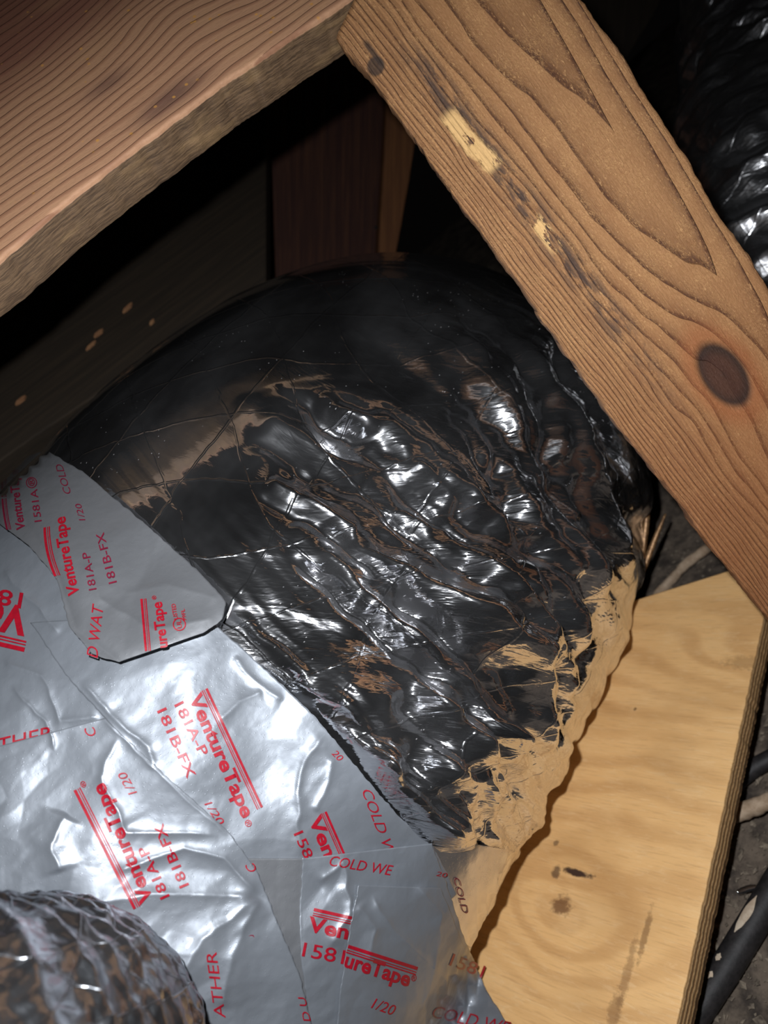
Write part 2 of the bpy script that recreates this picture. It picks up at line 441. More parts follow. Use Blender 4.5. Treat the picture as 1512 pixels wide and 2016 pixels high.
MAT = dict(
    brace=mat_brace(), beam=mat_beam(), ply=mat_ply(),
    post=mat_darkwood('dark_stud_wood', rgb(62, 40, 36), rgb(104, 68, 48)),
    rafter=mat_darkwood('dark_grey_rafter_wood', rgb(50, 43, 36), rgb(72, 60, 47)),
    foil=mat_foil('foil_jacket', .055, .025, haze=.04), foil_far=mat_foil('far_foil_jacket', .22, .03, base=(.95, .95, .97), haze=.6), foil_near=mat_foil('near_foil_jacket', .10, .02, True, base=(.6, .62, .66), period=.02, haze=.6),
    post_side=mat_darkwood('lit_stud_side_wood', rgb(110, 72, 48), rgb(150, 102, 62)),  # lighter copy of the stud wood, light on its side face painted in
    tape=mat_tape('aluminium_tape'), tape_dull=mat_tape('dimmed_aluminium_tape', .5, .4, (.17, .175, .185)),  # second is a darker copy, weaker flash sheen painted into the colour
    tape_clear=mat_tape('shiny_aluminium_tape', .2, .95, (.8, .8, .82), .5),
    ink=mat_plain('red_print', rgb(158, 12, 34), .45, 0, rgb(140, 10, 30), 300, .0001),
    ink_dull=mat_plain('dull_red_print', rgb(120, 20, 46), .5, 0, rgb(104, 16, 42), 300, .0001),
    dirt=mat_plain('grey_brown_dirt', rgb(120, 106, 92), .95, 0, rgb(62, 54, 48), 28, .004),
    chip=mat_plain('pale_debris', rgb(150, 136, 118), .9, 0, rgb(84, 74, 64), 90, .001),
    cable=mat_plain('black_sheath', rgb(48, 44, 44), .6, 0, rgb(30, 28, 28), 120, .0006),
    fold=mat_plain('tan_painted_foil', rgb(170, 132, 92), .35, .5, rgb(110, 80, 54), 200, .0006),  # tan reflection painted into the foil's own colour
    scuff=mat_plain('bare_scuffed_patch', rgb(226, 208, 184), .8, 0, rgb(200, 176, 150), 90, .0004),
    stick=mat_plain('pale_stick_wood', rgb(196, 172, 146), .8, 0, rgb(160, 134, 108), 60, .0006),
    splinter=mat_plain('pale_splinter_wood', rgb(176, 130, 90), .8, 0, rgb(140, 96, 66), 60, .0003),
)
# ------------------------------------------------------------------ ground (attic floor)
def ground():
    n, m = 260, 260
    u = np.linspace(-1, 1, n); u = np.sign(u)*np.abs(u)**2*2.6
    c0 = on_z(1450, 1750, 0)
    Xg, Yg = np.meshgrid(u+c0[0], u+c0[1], indexing='ij')
    near = 1
    Z = vnoise(Xg*9, Yg*9, 1)*.004+vnoise(Xg*30, Yg*30, 2)*.003+tri(Xg*80, Yg*80, 3)*.0018-.006
    V = np.stack([Xg, Yg, Z], -1).reshape(-1, 3)
    o = mesh_np('floor', V, grid_faces(n, m), MAT['dirt'])
    setp(o, 'grey brown dirt and dust covered attic floor below the plywood', kind='structure')
    # loose grit and chips lying on it: uncountable
    rng = np.random.RandomState(4); VV = []; FF = []
    for k in range(1500):
        px = rng.uniform(1290, 1640); py = rng.uniform(1040, 2100)
        q = on_z(px, py, 0); s = rng.uniform(.0008, .0034)*(1 if rng.rand() > .06 else 2.2)
        R = Matrix.Rotation(rng.uniform(0, 6.28), 3, 'Z')@Matrix.Rotation(rng.uniform(-.5, .5), 3, 'X')
        b = len(VV); sh = (rng.uniform(.6, 2.2), rng.uniform(.6, 1.1), rng.uniform(.25, .6))
        for (a, c, d) in ((1, 0, 0), (0, 1, 0), (-1, 0, 0), (0, -1, 0), (.1, .1, 1), (0, 0, -1)):
            v = R@Vector((a*sh[0]*rng.uniform(.7, 1.2), c*sh[1]*rng.uniform(.7, 1.2), d*sh[2]))*s
            VV.append((q[0]+v.x, q[1]+v.y, q[2]+v.z+s*.2))
        for i in range(4):
            FF.append((b+i, b+(i+1) % 4, b+4)); FF.append((b+(i+1) % 4, b+i, b+5))
    d = mesh_np('loose_debris', VV, FF, MAT['chip'], smooth=False)
    setp(d, 'loose grit, chips and crumbs scattered over the dirt floor', 'debris', kind='stuff')
ground()

# ------------------------------------------------------------------ wooden members
def L(fr, pts): return [fr.loc(*p) for p in pts]
bl = [(605, 0), (660, 75), (770, 205), (850, 328), (960, 470), (1040, 590), (1180, 790), (1262, 893), (1400, 1078), (1512, 1215), (1660, 1410), (1900, 1745)]
br = [(1075, -110), (1150, 0), (1200, 62), (1250, 150), (1330, 272), (1400, 388), (1470, 500), (1530, 590), (1700, 850), (1900, 1160), (2250, 1640)]
bl2 = [(560, -60)]+bl
def brace_edges():
    A = L(BR, bl[1:]); B = L(BR, br)
    # upper end: cut on the line (660,75) - (705,-10) carried on past the frame
    A = [BR.loc(660, 75)]+A[1:]
    top = [BR.loc(705, -12), BR.loc(860, -300)]
    return A, B, top
A_, B_, top_ = brace_edges()
# local outline: left edge starts at the cut, right edge starts above the frame
brace = plank('wooden_brace', BR, [A_[0]]+A_[1:], [BR.loc(860, -330)]+[BR.loc(1000, -180)]+B_, .036, MAT['brace'], .0007, .004, 260, 40, 2)
setp(brace, 'golden brown wooden brace with cathedral grain, dark knot and black smear, leaning across the duct', 'brace')
x0 = -.16; e1 = BM.loc(690, -12)[0]+.012
Lb = [(x0, 0), (.0, 0), BM.loc(55, 458), BM.loc(150, 378), BM.loc(320, 250), BM.loc(450, 152), BM.loc(590, 60), (e1, BM.loc(685, 0)[1])]
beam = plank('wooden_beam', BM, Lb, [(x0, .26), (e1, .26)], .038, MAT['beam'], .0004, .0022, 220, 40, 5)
setp(beam, 'reddish brown wooden beam with wavy grain and dark blotches crossing above the duct', 'beam')
a = PW.loc(1503, 1215)[0]; c_, d_ = PW.loc(1262, 1178), PW.loc(1440, 1122)
sl = (d_[0]-c_[0])/(d_[1]-c_[1]); yw = .62
xt0 = c_[0]-sl*c_[1]
ply = plank('plywood_board', PW, [(-.2, 0), (xt0, 0)], [(-.2, yw), (xt0+sl*yw, yw)], .03, MAT['ply'], .00025, .0010, 400, 30, 9)
setp(ply, 'light tan plywood board with swirling knots and layered edge under the foil duct', 'plywood board')
# joists under the board
def solid_board(name, O, A, hint, wd_, th, mat, label, cat, group=None):
    fr = Frame(O, A, hint); Ln = np.linalg.norm(np.array(A)-np.array(O))
    o = plank(name, fr, [(0, 0), (Ln, 0)], [(0, wd_), (Ln, wd_)], th, mat, .0005, .003, 50, 8, 3)
    return setp(o, label, cat, group)
# background stud: upright post behind the duct and the beam
PO = Frame(P(520, 700, 1.50), P(515, -60, 1.42), wv([1, .1, -.25]))
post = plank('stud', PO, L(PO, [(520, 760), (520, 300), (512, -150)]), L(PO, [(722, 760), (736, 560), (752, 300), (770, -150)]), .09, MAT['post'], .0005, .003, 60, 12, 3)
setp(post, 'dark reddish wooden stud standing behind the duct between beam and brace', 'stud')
lit_side_plank = plank('stud', PO, L(PO, [(727, 760), (741, 560), (757, 300), (775, -150)]), L(PO, [(745, 760), (772, 545), (815, 300), (890, -150)]), .085, MAT['post_side'], .0005, .003, 60, 12, 4)  # added plank standing in for the stud's lit side face
setp(lit_side_plank, 'right side face of the dark stud, an added plank painted in its lit orange', 'stud')
nq = PO.loc(740, 448); nh = P(740, 448, 1.0); nh = CP+(nh-CP)*float((PO.O+PO.x*nq[0]+PO.y*nq[1]+PO.z*.004-CP)@PO.z)/float((nh-CP)@PO.z)
bm = bmesh.new(); bmesh.ops.create_cone(bm, cap_ends=True, segments=16, radius1=.0042, radius2=.0034, depth=.003)
me = bpy.data.meshes.new('nail_head'); bm.to_mesh(me); bm.free(); me.materials.append(MAT['foil']); no = bpy.data.objects.new('nail_head', me); COL.objects.link(no)
no.parent = post; no.matrix_parent_inverse = post.matrix_world.inverted(); no.location = nh; no.rotation_euler = Vector(PO.z).to_track_quat('Z', 'Y').to_euler()
RF = Frame(P(-150, 930, .93), P(520, 430, 1.17), wv([-.6, .77, -.5]))
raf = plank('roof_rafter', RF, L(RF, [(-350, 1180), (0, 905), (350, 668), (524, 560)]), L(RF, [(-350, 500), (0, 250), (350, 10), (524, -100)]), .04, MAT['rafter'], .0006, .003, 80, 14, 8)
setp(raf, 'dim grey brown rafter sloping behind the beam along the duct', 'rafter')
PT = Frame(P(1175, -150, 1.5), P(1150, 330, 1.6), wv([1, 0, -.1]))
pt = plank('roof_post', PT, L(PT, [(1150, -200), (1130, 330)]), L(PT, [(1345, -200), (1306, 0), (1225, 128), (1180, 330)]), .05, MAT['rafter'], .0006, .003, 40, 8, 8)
setp(pt, 'very dim wooden post in the dark beyond the top of the brace', 'post')
# pale splinters stuck on the rafter
def splinter(px, py, ang, ln_, wd_, parent, fr):
    cx, cy = fr.loc(px, py); ca, sa = math.cos(ang), math.sin(ang); z = .0015*fr.sg
    pts = [(-ln_, 0), (-ln_*.4, wd_), (ln_*.5, wd_*.8), (ln_, .1*wd_), (ln_*.4, -wd_), (-ln_*.5, -wd_*.7)]
    V = [(cx+p*ca-q*sa, cy+p*sa+q*ca, z*zz) for zz in (-.3, 2.2) for p, q in pts]
    me = bpy.data.meshes.new('splinter'); me.from_pydata(V, [], [tuple(range(6))[::-1], tuple(range(6, 12))]+[(i, (i+1) % 6, (i+1) % 6+6, i+6) for i in range(6)])
    me.materials.append(MAT['splinter']); o = bpy.data.objects.new('splinter', me); COL.objects.link(o); o.parent = parent
    return o
for px, py, an, l_, w_ in ((252, 608, .2, .011, .003), (195, 658, .1, .009, .003), (180, 682, .15, .010, .002), (42, 790, .1, .009, .003), (300, 636, .3, .006, .002)):
    splinter(px, py, an, l_, w_, raf, RF)

# ------------------------------------------------------------------ the big foil duct
def tube_base(axis, ns, nphi, cpt=40):
    pts = np.array([np.append(cam(*a[:3]), a[3]) for a in axis]); c = cr(pts, cpt)
    c = resample(c, ns); T = np.gradient(c[:, :3], axis=0); T /= np.linalg.norm(T, axis=1)[:, None]
    s = np.concatenate([[0], np.cumsum(np.linalg.norm(np.diff(c[:, :3], axis=0), axis=1))])
    N = np.cross(T[0], [0, 0, 1.]); V = np.zeros((ns, nphi, 3)); NN = np.zeros((ns, nphi, 3))
    ph = np.linspace(0, 2*np.pi, nphi, endpoint=False)
    for i in range(ns):
        # reference: direction to the viewer's side, so phi = pi is towards the camera
        N = np.array([0, 0, -1.]) if i == 0 else N
        N = N-T[i]*N.dot(T[i]); N /= np.linalg.norm(N); B = np.cross(T[i], N)
        d = N[None]*np.cos(ph)[:, None]+B[None]*np.sin(ph)[:, None]
        NN[i] = d; V[i] = c[i, :3]+c[i, 3]*d
    Rm = c[:, 3].mean()
    return (V@W.T+CP), NN@W.T, s, (ph-np.pi)*Rm
AX = [(60, 2250, .62, .27), (270, 1720, .68, .285), (470, 1390, .75, .295), (640, 1160, .84, .307), (750, 1035, .95, .318), (805, 970, 1.10, .32), (820, 940, 1.28, .30)]
FLOORZ = BOARD_Z+.0015
def clampz(V):
    z = V[..., 2]; lo_ = FLOORZ
    V[..., 2] = np.where(z < lo_+.02, lo_+.02*np.exp(np.minimum((z-lo_-.02)/.02, 0)), z)
    return V
TAPE_EDGE = [(60, 830), (170, 930), (300, 1045), (440, 1180), (530, 1300), (620, 1400), (700, 1500), (790, 1605), (865, 1665), (1010, 1668), (1060, 1640)]
PLEATS = [  # polyline, half width px, height m, valley depth
    ([(500, 812), (560, 838), (650, 880), (740, 905), (820, 930), (880, 965), (920, 1005)], 30, .008, .004),
    ([(525, 948), (590, 975), (650, 1010), (715, 1035)], 22, .008, .003),
    ([(690, 1082), (780, 1130), (860, 1190), (940, 1240), (1010, 1290), (1045, 1370), (1052, 1440), (1098, 1505)], 34, .010, .007),
    ([(860, 635), (930, 690), (1000, 750), (1035, 830), (1055, 920), (1075, 990), (1115, 1050), (1145, 1115), (1185, 1180), (1215, 1260), (1190, 1335)], 30, .010, .008),
    ([(1038, 680), (1085, 760), (1130, 820), (1170, 900), (1220, 1000), (1240, 1060), (1255, 1130)], 26, .011, .010),
    ([(780, 1340), (870, 1440), (940, 1530), (1005, 1605)], 26, .008, .006),
    ([(600, 1060), (700, 1150), (800, 1260), (900, 1370), (985, 1480), (1040, 1530)], 24, .008, .008),
    ([(940, 800), (1000, 880), (1040, 960), (1080, 1080), (1110, 1180), (1130, 1260), (1110, 1500)], 20, .007, .007),
    ([(760, 950), (860, 1040), (960, 1130), (1050, 1230), (1120, 1340)], 20, .008, .008),
    ([(880, 1500), (940, 1580), (1000, 1690)], 20, .009, .006),
    ([(960, 660), (1060, 790), (1130, 930), (1190, 1080), (1225, 1180)], 16, .006, .006),
    ([(640, 800), (760, 830), (880, 900), (960, 990)], 16, .005, .004),
    ([(430, 1230), (540, 1340), (640, 1430), (760, 1540), (860, 1640)], 12, .003, .002),
    ([(455, 1200), (580, 1320), (690, 1430), (800, 1540), (900, 1640)], 10, .003, .002),
]
def duct():
    ns, nphi = 620, 1000
    V, N, s, v = tube_base(AX, ns, nphi)
    U_, V_ = np.meshgrid(s, v, indexing='ij')
    px, py, d = project(V.reshape(-1, 3)); px = px.reshape(ns, nphi); py = py.reshape(ns, nphi)
    view = CP-V; view /= np.linalg.norm(view, axis=-1)[..., None]
    face = sst(-.25, .05, (N*view).sum(-1))
    # how crumpled the jacket is: stretched smooth at the upper left, bunched at the lower right
    cr_ = np.clip(((px-450)*.9+(py-760)*.45)/560, 0, 1)*sst(1.0, .0, np.clip((700-py)/160, 0, 1)*.6)
    cr_ = cr_*face+(1-face)*.7
    # tape zone: jacket kept flat beneath the tape
    dd, sg, _ = polydist(px, py, TAPE_EDGE)
    sdt = dd*sg                                   # positive on the lower-left side
    tz = sst(30, -25, sdt)                        # 1 = free jacket
    tz = tz*face+(1-face)
    slant = U_*1.0-V_*.42
    slant2 = slant+.02*vnoise(U_*8, V_*8, 3)
    h = np.zeros_like(px)
    for k, (Lp, hw, am, va) in enumerate(PLEATS):
        x0_, x1_ = min(p[0] for p in Lp)-120, max(p[0] for p in Lp)+120
        y0_, y1_ = min(p[1] for p in Lp)-120, max(p[1] for p in Lp)+120
        m = (px > x0_) & (px < x1_) & (py > y0_) & (py < y1_) & (face > .01)
        if not m.any(): continue
        wx = px[m]+9*vnoise(px[m]/40, py[m]/40, k); wy = py[m]+9*vnoise(px[m]/40, py[m]/40, k+50)
        dist, sgn, t = polydist(wx, wy, Lp)
        env = sst(0, .12, t)*sst(1.0, .93, t)*.75+.25; fade = sst(hw*3.2, hw*2, dist)
        ridge = np.exp(-np.sqrt((dist/hw)**2+.06)*1.9)*1.4
        val = np.exp(-((dist-hw*1.7)/(hw*.6))**2)
        mod = 1+.12*vnoise(t*14, t*0+k, k+9)
        h[m] += (am*ridge*mod-va*val)*env*fade
    h *= face
    dr, sgr, tr = polydist(px+8*vnoise(px/50, py/50, 77), py+8*vnoise(px/50, py/50, 78), [(440, 915), (560, 990), (690, 1075), (780, 1123), (860, 1183), (940, 1233), (1010, 1283), (1045, 1363), (1100, 1500)])
    d3 = -dr*sgr
    h += -face*.019*(np.clip(d3/185, 0, 1)-sst(172, 222, d3))*sst(.03, .2, tr)*sst(1, .7, tr)
    h += -face*.014*(np.clip((d3-225)/150, 0, 1)-sst(365, 410, d3))*sst(.05, .25, tr)*sst(1, .7, tr)
    dl, _, _ = polydist(px, py, [(1268, 860), (1270, 1000), (1262, 1130), (1235, 1250), (1190, 1350), (1110, 1500), (1010, 1600), (930, 1860)])
    h += face*.030*sst(0, 190, dl)*sst(640, 230, dl)*(1+.5*vnoise(px/60, py/60, 61))*sst(1000, 1180, py)
    # ring pleats of the buried wire spiral on the unseen side
    h += (1-face)*.006*np.sin(slant*2*np.pi/.05)
    # facets
    fac = tri(slant2/.034, V_/.13, 11)*.0016+tri(slant2/.014, V_/.080, 12)*.0015+tri(slant2/.007, V_/.045, 13)*.0008+tri(U_/.016, V_/.014, 14)*.0005
    soft = vnoise(slant/.05, V_/.25, 15)*.004
    saw = slant2/.034+.5*vnoise(V_/.06, slant/.05, 41); sf = saw-np.floor(saw)
    h += -.0034*(sf-sst(.84, 1., sf))*cr_*sst(.3, .7, face)*(.6+.4*vnoise(V_/.08, slant/.08, 43))
    h += (fac*(.8+.35*sst(450, 150, dl))*cr_**1.3+soft*.12*(1-cr_)+tri(U_/.06, V_/.06, 16)*.0006*(1-cr_))
    # tight parallel drag lines fanning out of the tape edge
    near = sst(260, 0, -sdt)*face
    h += near*(.0011*vnoise((px*.75-py*.66)/9., (px*.66+py*.75)/160, 17))
    h *= tz
    h -= (1-tz)*.003
    V = V+N*h[..., None]
    V = clampz(V)
    uv = np.stack([U_-V_*.42*sst(0, .5, cr_), V_], -1).reshape(-1, 2)
    o = mesh_np('foil_jacket', V.reshape(-1, 3), grid_faces(ns, nphi, True), MAT['foil'], uv=uv, attrs={'crumple': cr_.ravel()})
    return o
jacket = duct()
root = bpy.data.objects.new('foil_duct', None); COL.objects.link(root)
cen = P(820, 940, 1.1); root.location = (cen[0], cen[1], FLOORZ)
bpy.context.view_layer.update()
setp(root, 'large bulging silver foil insulated duct bending over the plywood board', 'duct')
def adopt(o, r):
    o.parent = r; o.matrix_parent_inverse = Matrix.Translation(r.location).inverted()
adopt(jacket, root)
# pinched jacket folds standing up at the far right foot of the duct
def ribbon(name, pts, wpx, mat, thick=.0012, twist=.25):
    pts = resm(pts, 26); n = len(pts); V = []
    for i, p in enumerate(pts):
        t = i/(n-1); q = P(*p); q2 = P(*pts[min(i+1, n-1)]); q1 = P(*pts[max(i-1, 0)])
        T = unit(q2-q1); vw = unit(CP-q); sd = unit(np.cross(T, vw)); sd = unit(sd+vw*twist*math.sin(t*5)); nn = np.cross(sd, T)
        hw = wpx/F*p[2]*(.35+.65*math.sin(math.pi*min(1, .15+t*.85)))*.5
        for a_ in np.linspace(0, 2*np.pi, 8, endpoint=False): V.append(q+sd*hw*math.cos(a_)+nn*(thick+hw*.35)*math.sin(a_))
    me = bpy.data.meshes.new(name); Fc = grid_faces(n, 8, True).tolist()+[list(range(8)), list(range((n-1)*8, n*8))]
    me.from_pydata([tuple(q) for q in V], [], Fc); me.materials.append(mat)
    for p in me.polygons: p.use_smooth = True
    uvl = me.uv_layers.new(name='UVMap'); 
    for lp in me.loops: uvl.data[lp.index].uv = (V[lp.vertex_index][0], V[lp.vertex_index][2])
    o = bpy.data.objects.new(name, me); COL.objects.link(o); return o
for pts, w_ in (([(1248, 1165, .93), (1270, 1110, .93), (1290, 1060, .93), (1310, 1012, .93)], 13),
                ([(1246, 1175, .93), (1262, 1100, .93), (1272, 1030, .93), (1276, 960, .93), (1274, 900, .94)], 14),
                ([(1240, 1150, .94), (1254, 1060, .94), (1256, 980, .95), (1252, 900, .96)], 12)):
    adopt(ribbon('pinched_fold', pts, w_, MAT['fold']), root)

# ------------------------------------------------------------------ depth map of the duct and board under the tape
Vb, Nb, _, _ = tube_base(AX, 150, 200)
Vb = clampz(Vb.copy())
bvh = BVHTree.FromPolygons([Vector(q) for q in Vb.reshape(-1, 3)], grid_faces(150, 200, True).tolist())
GX = np.arange(-240, 1221, 20.); GY = np.arange(780, 2261, 20.)
D0 = np.zeros((len(GY), len(GX)))
fwd = wv([0, 0, -1.])
for j, yy in enumerate(GY):
    for i, xx in enumerate(GX):
        r = dirw(xx, yy); rl = np.linalg.norm(r)
        hit = bvh.ray_cast(Vector(CP), Vector(r/rl))
        dz = (BOARD_Z-CP[2])/r[2] if r[2] < -.05 else 9
        D0[j, i] = min(hit[3]/rl if hit[0] is not None else 9, dz-.003, 1.2)
for _ in range(3):
    Pd = np.pad(D0, 1, mode='edge')
    Sm = (Pd[:-2, 1:-1]+Pd[2:, 1:-1]+Pd[1:-1, :-2]+Pd[1:-1, 2:]+4*D0)/8
    D0 = np.minimum(Sm, D0)
def depth0(px, py):
    fx = np.clip((px-GX[0])/20, 0, len(GX)-1.001); fy = np.clip((py-GY[0])/20, 0, len(GY)-1.001)
    i = fx.astype(int); j = fy.astype(int); a = fx-i; b = fy-j
    return (D0[j, i]*(1-a)+D0[j, i+1]*a)*(1-b)+(D0[j+1, i]*(1-a)+D0[j+1, i+1]*a)*b
def pix2w(px, py, d):
    q = np.stack([(px-756)/F*d, (1008-py)/F*d, -d], -1); return q@W.T+CP

# ------------------------------------------------------------------ tape strips
CREASES = [([(235, 1440), (200, 1530), (250, 1640), (380, 1640), (430, 1645)], 10, .0018), ([(200, 1412), (350, 1560), (455, 1650)], 8, .001),
           ([(0, 1300), (80, 1330), (120, 1420), (205, 1410)], 8, .0015), ([(20, 1350), (90, 1420), (110, 1480)], 5, .0012),
           ([(510, 1765), (440, 1690), (360, 1670), (220, 1720)], 14, .0026), ([(510, 1765), (400, 1850), (340, 1940)], 22, .003),
           ([(510, 1765), (450, 1900), (440, 1990)], 18, .0024), ([(510, 1765), (300, 1760), (130, 1790)], 22, .0026),
           ([(590, 1690), (585, 1560), (600, 1500), (640, 1440)], 9, .0020), ([(620, 1600), (650, 1540), (660, 1490)], 8, .0018),
           ([(430, 1420), (470, 1380), (520, 1360)], 10, .0015), ([(300, 1520), (290, 1470), (210, 1400), (160, 1340)], 8, .0018),
           ([(820, 1740), (870, 1800), (860, 1900), (830, 2000)], 14, .0028), ([(730, 1760), (790, 1850), (850, 1900), (930, 1990)], 12, .0024),
           ([(620, 1740), (680, 1700), (690, 1800), (650, 1870)], 16, .0026), ([(700, 1780), (740, 1830), (730, 1900)], 14, .002),
           ([(160, 1100), (200, 1180), (300, 1240), (430, 1215)], 16, .003), ([(240, 1170), (330, 1150), (430, 1180)], 14, .002),
           ([(0, 1120), (60, 1180), (120, 1250)], 10, .002), ([(460, 1290), (500, 1340), (560, 1380)], 10, .0018), ([(130, 1600), (100, 1660), (120, 1720)], 22, .003)]
def wr(px, py, seed, k=1.):
    h = tri(px/120, py/120, seed)*.0016+tri(px/46, py/46, seed+1)*.0007+vnoise(px/170, py/170, seed+2)*.004+tri(px/20, py/20, seed+3)*.00022*sst(-.2, .5, vnoise(px/90, py/90, seed+4))
    for q, (Lp, hw, am) in enumerate(CREASES):
        x0_, x1_ = min(p[0] for p in Lp)-60, max(p[0] for p in Lp)+60; y0_, y1_ = min(p[1] for p in Lp)-60, max(p[1] for p in Lp)+60
        m = (px > x0_) & (px < x1_) & (py > y0_) & (py < y1_)
        if m.any():
            dist, _, t = polydist(px[m]+5*vnoise(px[m]/25, py[m]/25, q), py[m], Lp)
            h = h.copy(); h[m] += am*np.exp(-dist/hw)*sst(0, .1, t)*sst(1, .9, t)*sst(58, 25, dist)
    return h*k
STR = {}
def strip(key, A, B, off, mat, label, seed=1, k=1., lift=None, n=None, m=None, jag=1.5):
    la = resample(A, 50); lb = resample(B, 50)
    Ln = max(np.linalg.norm(np.diff(la, axis=0), axis=1).sum(), np.linalg.norm(np.diff(lb, axis=0), axis=1).sum())
    Wd = np.linalg.norm(la-lb, axis=1).max()
    n = int(Ln/3.6); m = max(8, int(Wd/3.6))
    a = resm(A, n); b = resm(B, n)
    t = np.linspace(0, 1, m)[None, :, None]
    Q = a[:, None]*(1-t)+b[:, None]*t
    px, py = Q[..., 0], Q[..., 1]
    if jag:
        e = np.exp(-np.minimum(np.arange(m), np.arange(m)[::-1])/2.)[None]
        px = px+jag*e*vnoise(px/9, py/9, seed); py = py+jag*e*vnoise(px/9+7, py/9, seed)
    fn = lambda x, y: depth0(x, y)-off-wr(x, y, 31, k)-(vnoise(x/100, y/100, seed)+1)*.0013-(lift(x, y) if lift else 0)
    STR[key] = fn
    d = fn(px, py)
    V = pix2w(px, py, d).reshape(-1, 3); nv = len(V)
    # thin back face so that the strip has two sides and an edge
    Vb_ = pix2w(px, py, d+.0005).reshape(-1, 3)
    Fc = grid_faces(n, m)
    per = list(range(m))+[i*m+m-1 for i in range(1, n)]+[(n-1)*m+j for j in range(m-2, -1, -1)]+[i*m for i in range(n-2, 0, -1)]
    rim = [(per[i], per[(i+1) % len(per)], per[(i+1) % len(per)]+nv, per[i]+nv) for i in range(len(per))]
    Fa = np.vstack([Fc[:, ::-1], Fc+nv, np.array(rim)])
    o = mesh_np('tape_strip', np.vstack([V, Vb_]), Fa, mat)
    g_ = o
    setp(o, label, 'foil tape', 'red-printed foil tape strips sealing the duct')
    return o
Z0 = -120
T = {}
T['left'] = strip('left', [(40, 990), (110, 1090), (185, 1260), (260, 1420), (360, 1560), (460, 1680)], [(Z0, 980), (Z0, 1200), (Z0, 1400), (Z0, 1720)], .0030, MAT['tape'],
                  'bright wrinkled foil tape at the left edge, reading THER, below the lifted flap', 2)
T['outer'] = strip('outer', [(820, 1640), (855, 1720), (900, 1850)], [(1003, 1674), (975, 1770), (928, 1866)], .0030, MAT['tape_clear'],
                   'shiny foil tape end reflecting the tan plywood at the duct foot', 3, .7)
T['mid'] = strip('mid', [(395, 1205), (440, 1243), (530, 1325), (620, 1410), (700, 1508), (780, 1602), (852, 1665), (900, 1760)],
                 [(60, 1225), (130, 1330), (230, 1440), (330, 1545), (430, 1650), (500, 1745), (590, 1900), (640, 1990)], .0055, MAT['tape'],
                 'long silver foil tape printed in red running down the duct, along the bare foil', 4)
T['narrow'] = strip('narrow', [(620, 1690), (600, 1780), (612, 1900), (640, 2000), (680, 2140)], [(440, 1690), (450, 1800), (470, 1950), (490, 2140)], .0072, MAT['tape_dull'],
                    'dull folded foil tape strip between two brighter strips at the bottom', 5, 1.1)
T['lower'] = strip('lower', [(205, 1414), (330, 1530), (453, 1640), (510, 1722), (552, 1830), (592, 1925), (640, 2140)],
                   [(Z0, 1500), (Z0, 1600), (Z0, 1750), (Z0, 1900), (Z0, 2000), (Z0, 2140)], .0100, MAT['tape'],
                   'broad silver foil tape at the lower left with reversed red lettering', 6)
T['patch'] = strip('patch', [(596, 1690), (590, 1790), (592, 1880), (602, 1960), (640, 2140)], [(850, 1660), (878, 1735), (915, 1850), (958, 1950), (1075, 2140)], .0095, MAT['tape'],
                   'foil tape patch at bottom centre with COLD printed along its top edge', 7, 1.3)
T['over'] = strip('over', [(706, 1742), (692, 1810), (682, 1870), (668, 1960), (655, 2140)], [(868, 1748), (900, 1830), (925, 1890), (962, 1960), (1079, 2140)], .0122, MAT['tape'],
                  'topmost foil tape piece at bottom right, overlapping the patch and reaching the plywood', 8, 1.3)
def flap_lift(x, y):
    dist, _, _ = polydist(x, y, [(40, 1010), (110, 1120), (150, 1240), (235, 1303), (330, 1285), (436, 1235)])
    return .003+.008*np.exp(-(dist/55)**2)+.004*np.sin(np.clip(dist, 0, 300)/40)
T['flap'] = strip('flap', [(90, 886), (165, 930), (300, 1043), (400, 1133), (446, 1184), (438, 1222), (400, 1246)],
                  [(Z0, 960), (-30, 1010), (55, 1072), (112, 1140), (135, 1230), (180, 1288), (235, 1303)], .0105, MAT['tape_dull'],
                  'grey foil tape flap with a lifted curled edge at the upper left', 9, .5, flap_lift)

# ------------------------------------------------------------------ printing on the tape
def text_mesh(s, bold=0., shear=0., cond=1.):
    c = bpy.data.curves.new('t', 'FONT'); c.body = s; c.size = 1; c.offset = bold; c.shear = shear; c.resolution_u = 3; c.fill_mode = 'FRONT'
    o = bpy.data.objects.new('t', c); COL.objects.link(o); dg = bpy.context.evaluated_depsgraph_get(); dg.update()
    me = bpy.data.meshes.new_from_object(o.evaluated_get(dg)); bpy.data.objects.remove(o); bpy.data.curves.remove(c)
    bm = bmesh.new(); bm.from_mesh(me); bmesh.ops.triangulate(bm, faces=bm.faces)
    for _ in range(2):
        es = [e for e in bm.edges if e.calc_length() > .09]
        if es: bmesh.ops.subdivide_edges(bm, edges=es, cuts=1)
        bmesh.ops.triangulate(bm, faces=bm.faces)
    V = np.array([v.co[:2] for v in bm.verts]); Fc = [[v.index for v in f.verts] for f in bm.faces]; bm.free(); bpy.data.meshes.remove(me)
    return V, Fc
Vh, _ = text_mesh('H'); CAP = Vh[:, 1].max()
def put(key, V, Fc, ink='ink', name='red_lettering', h=.0013):
    px, py = V[:, 0], V[:, 1]
    Q = pix2w(px, py, STR[key](px, py)-h)
    # faces towards the camera
    o = mesh_np(name, Q, Fc, MAT[ink], smooth=True); o.parent = T[key]; return o
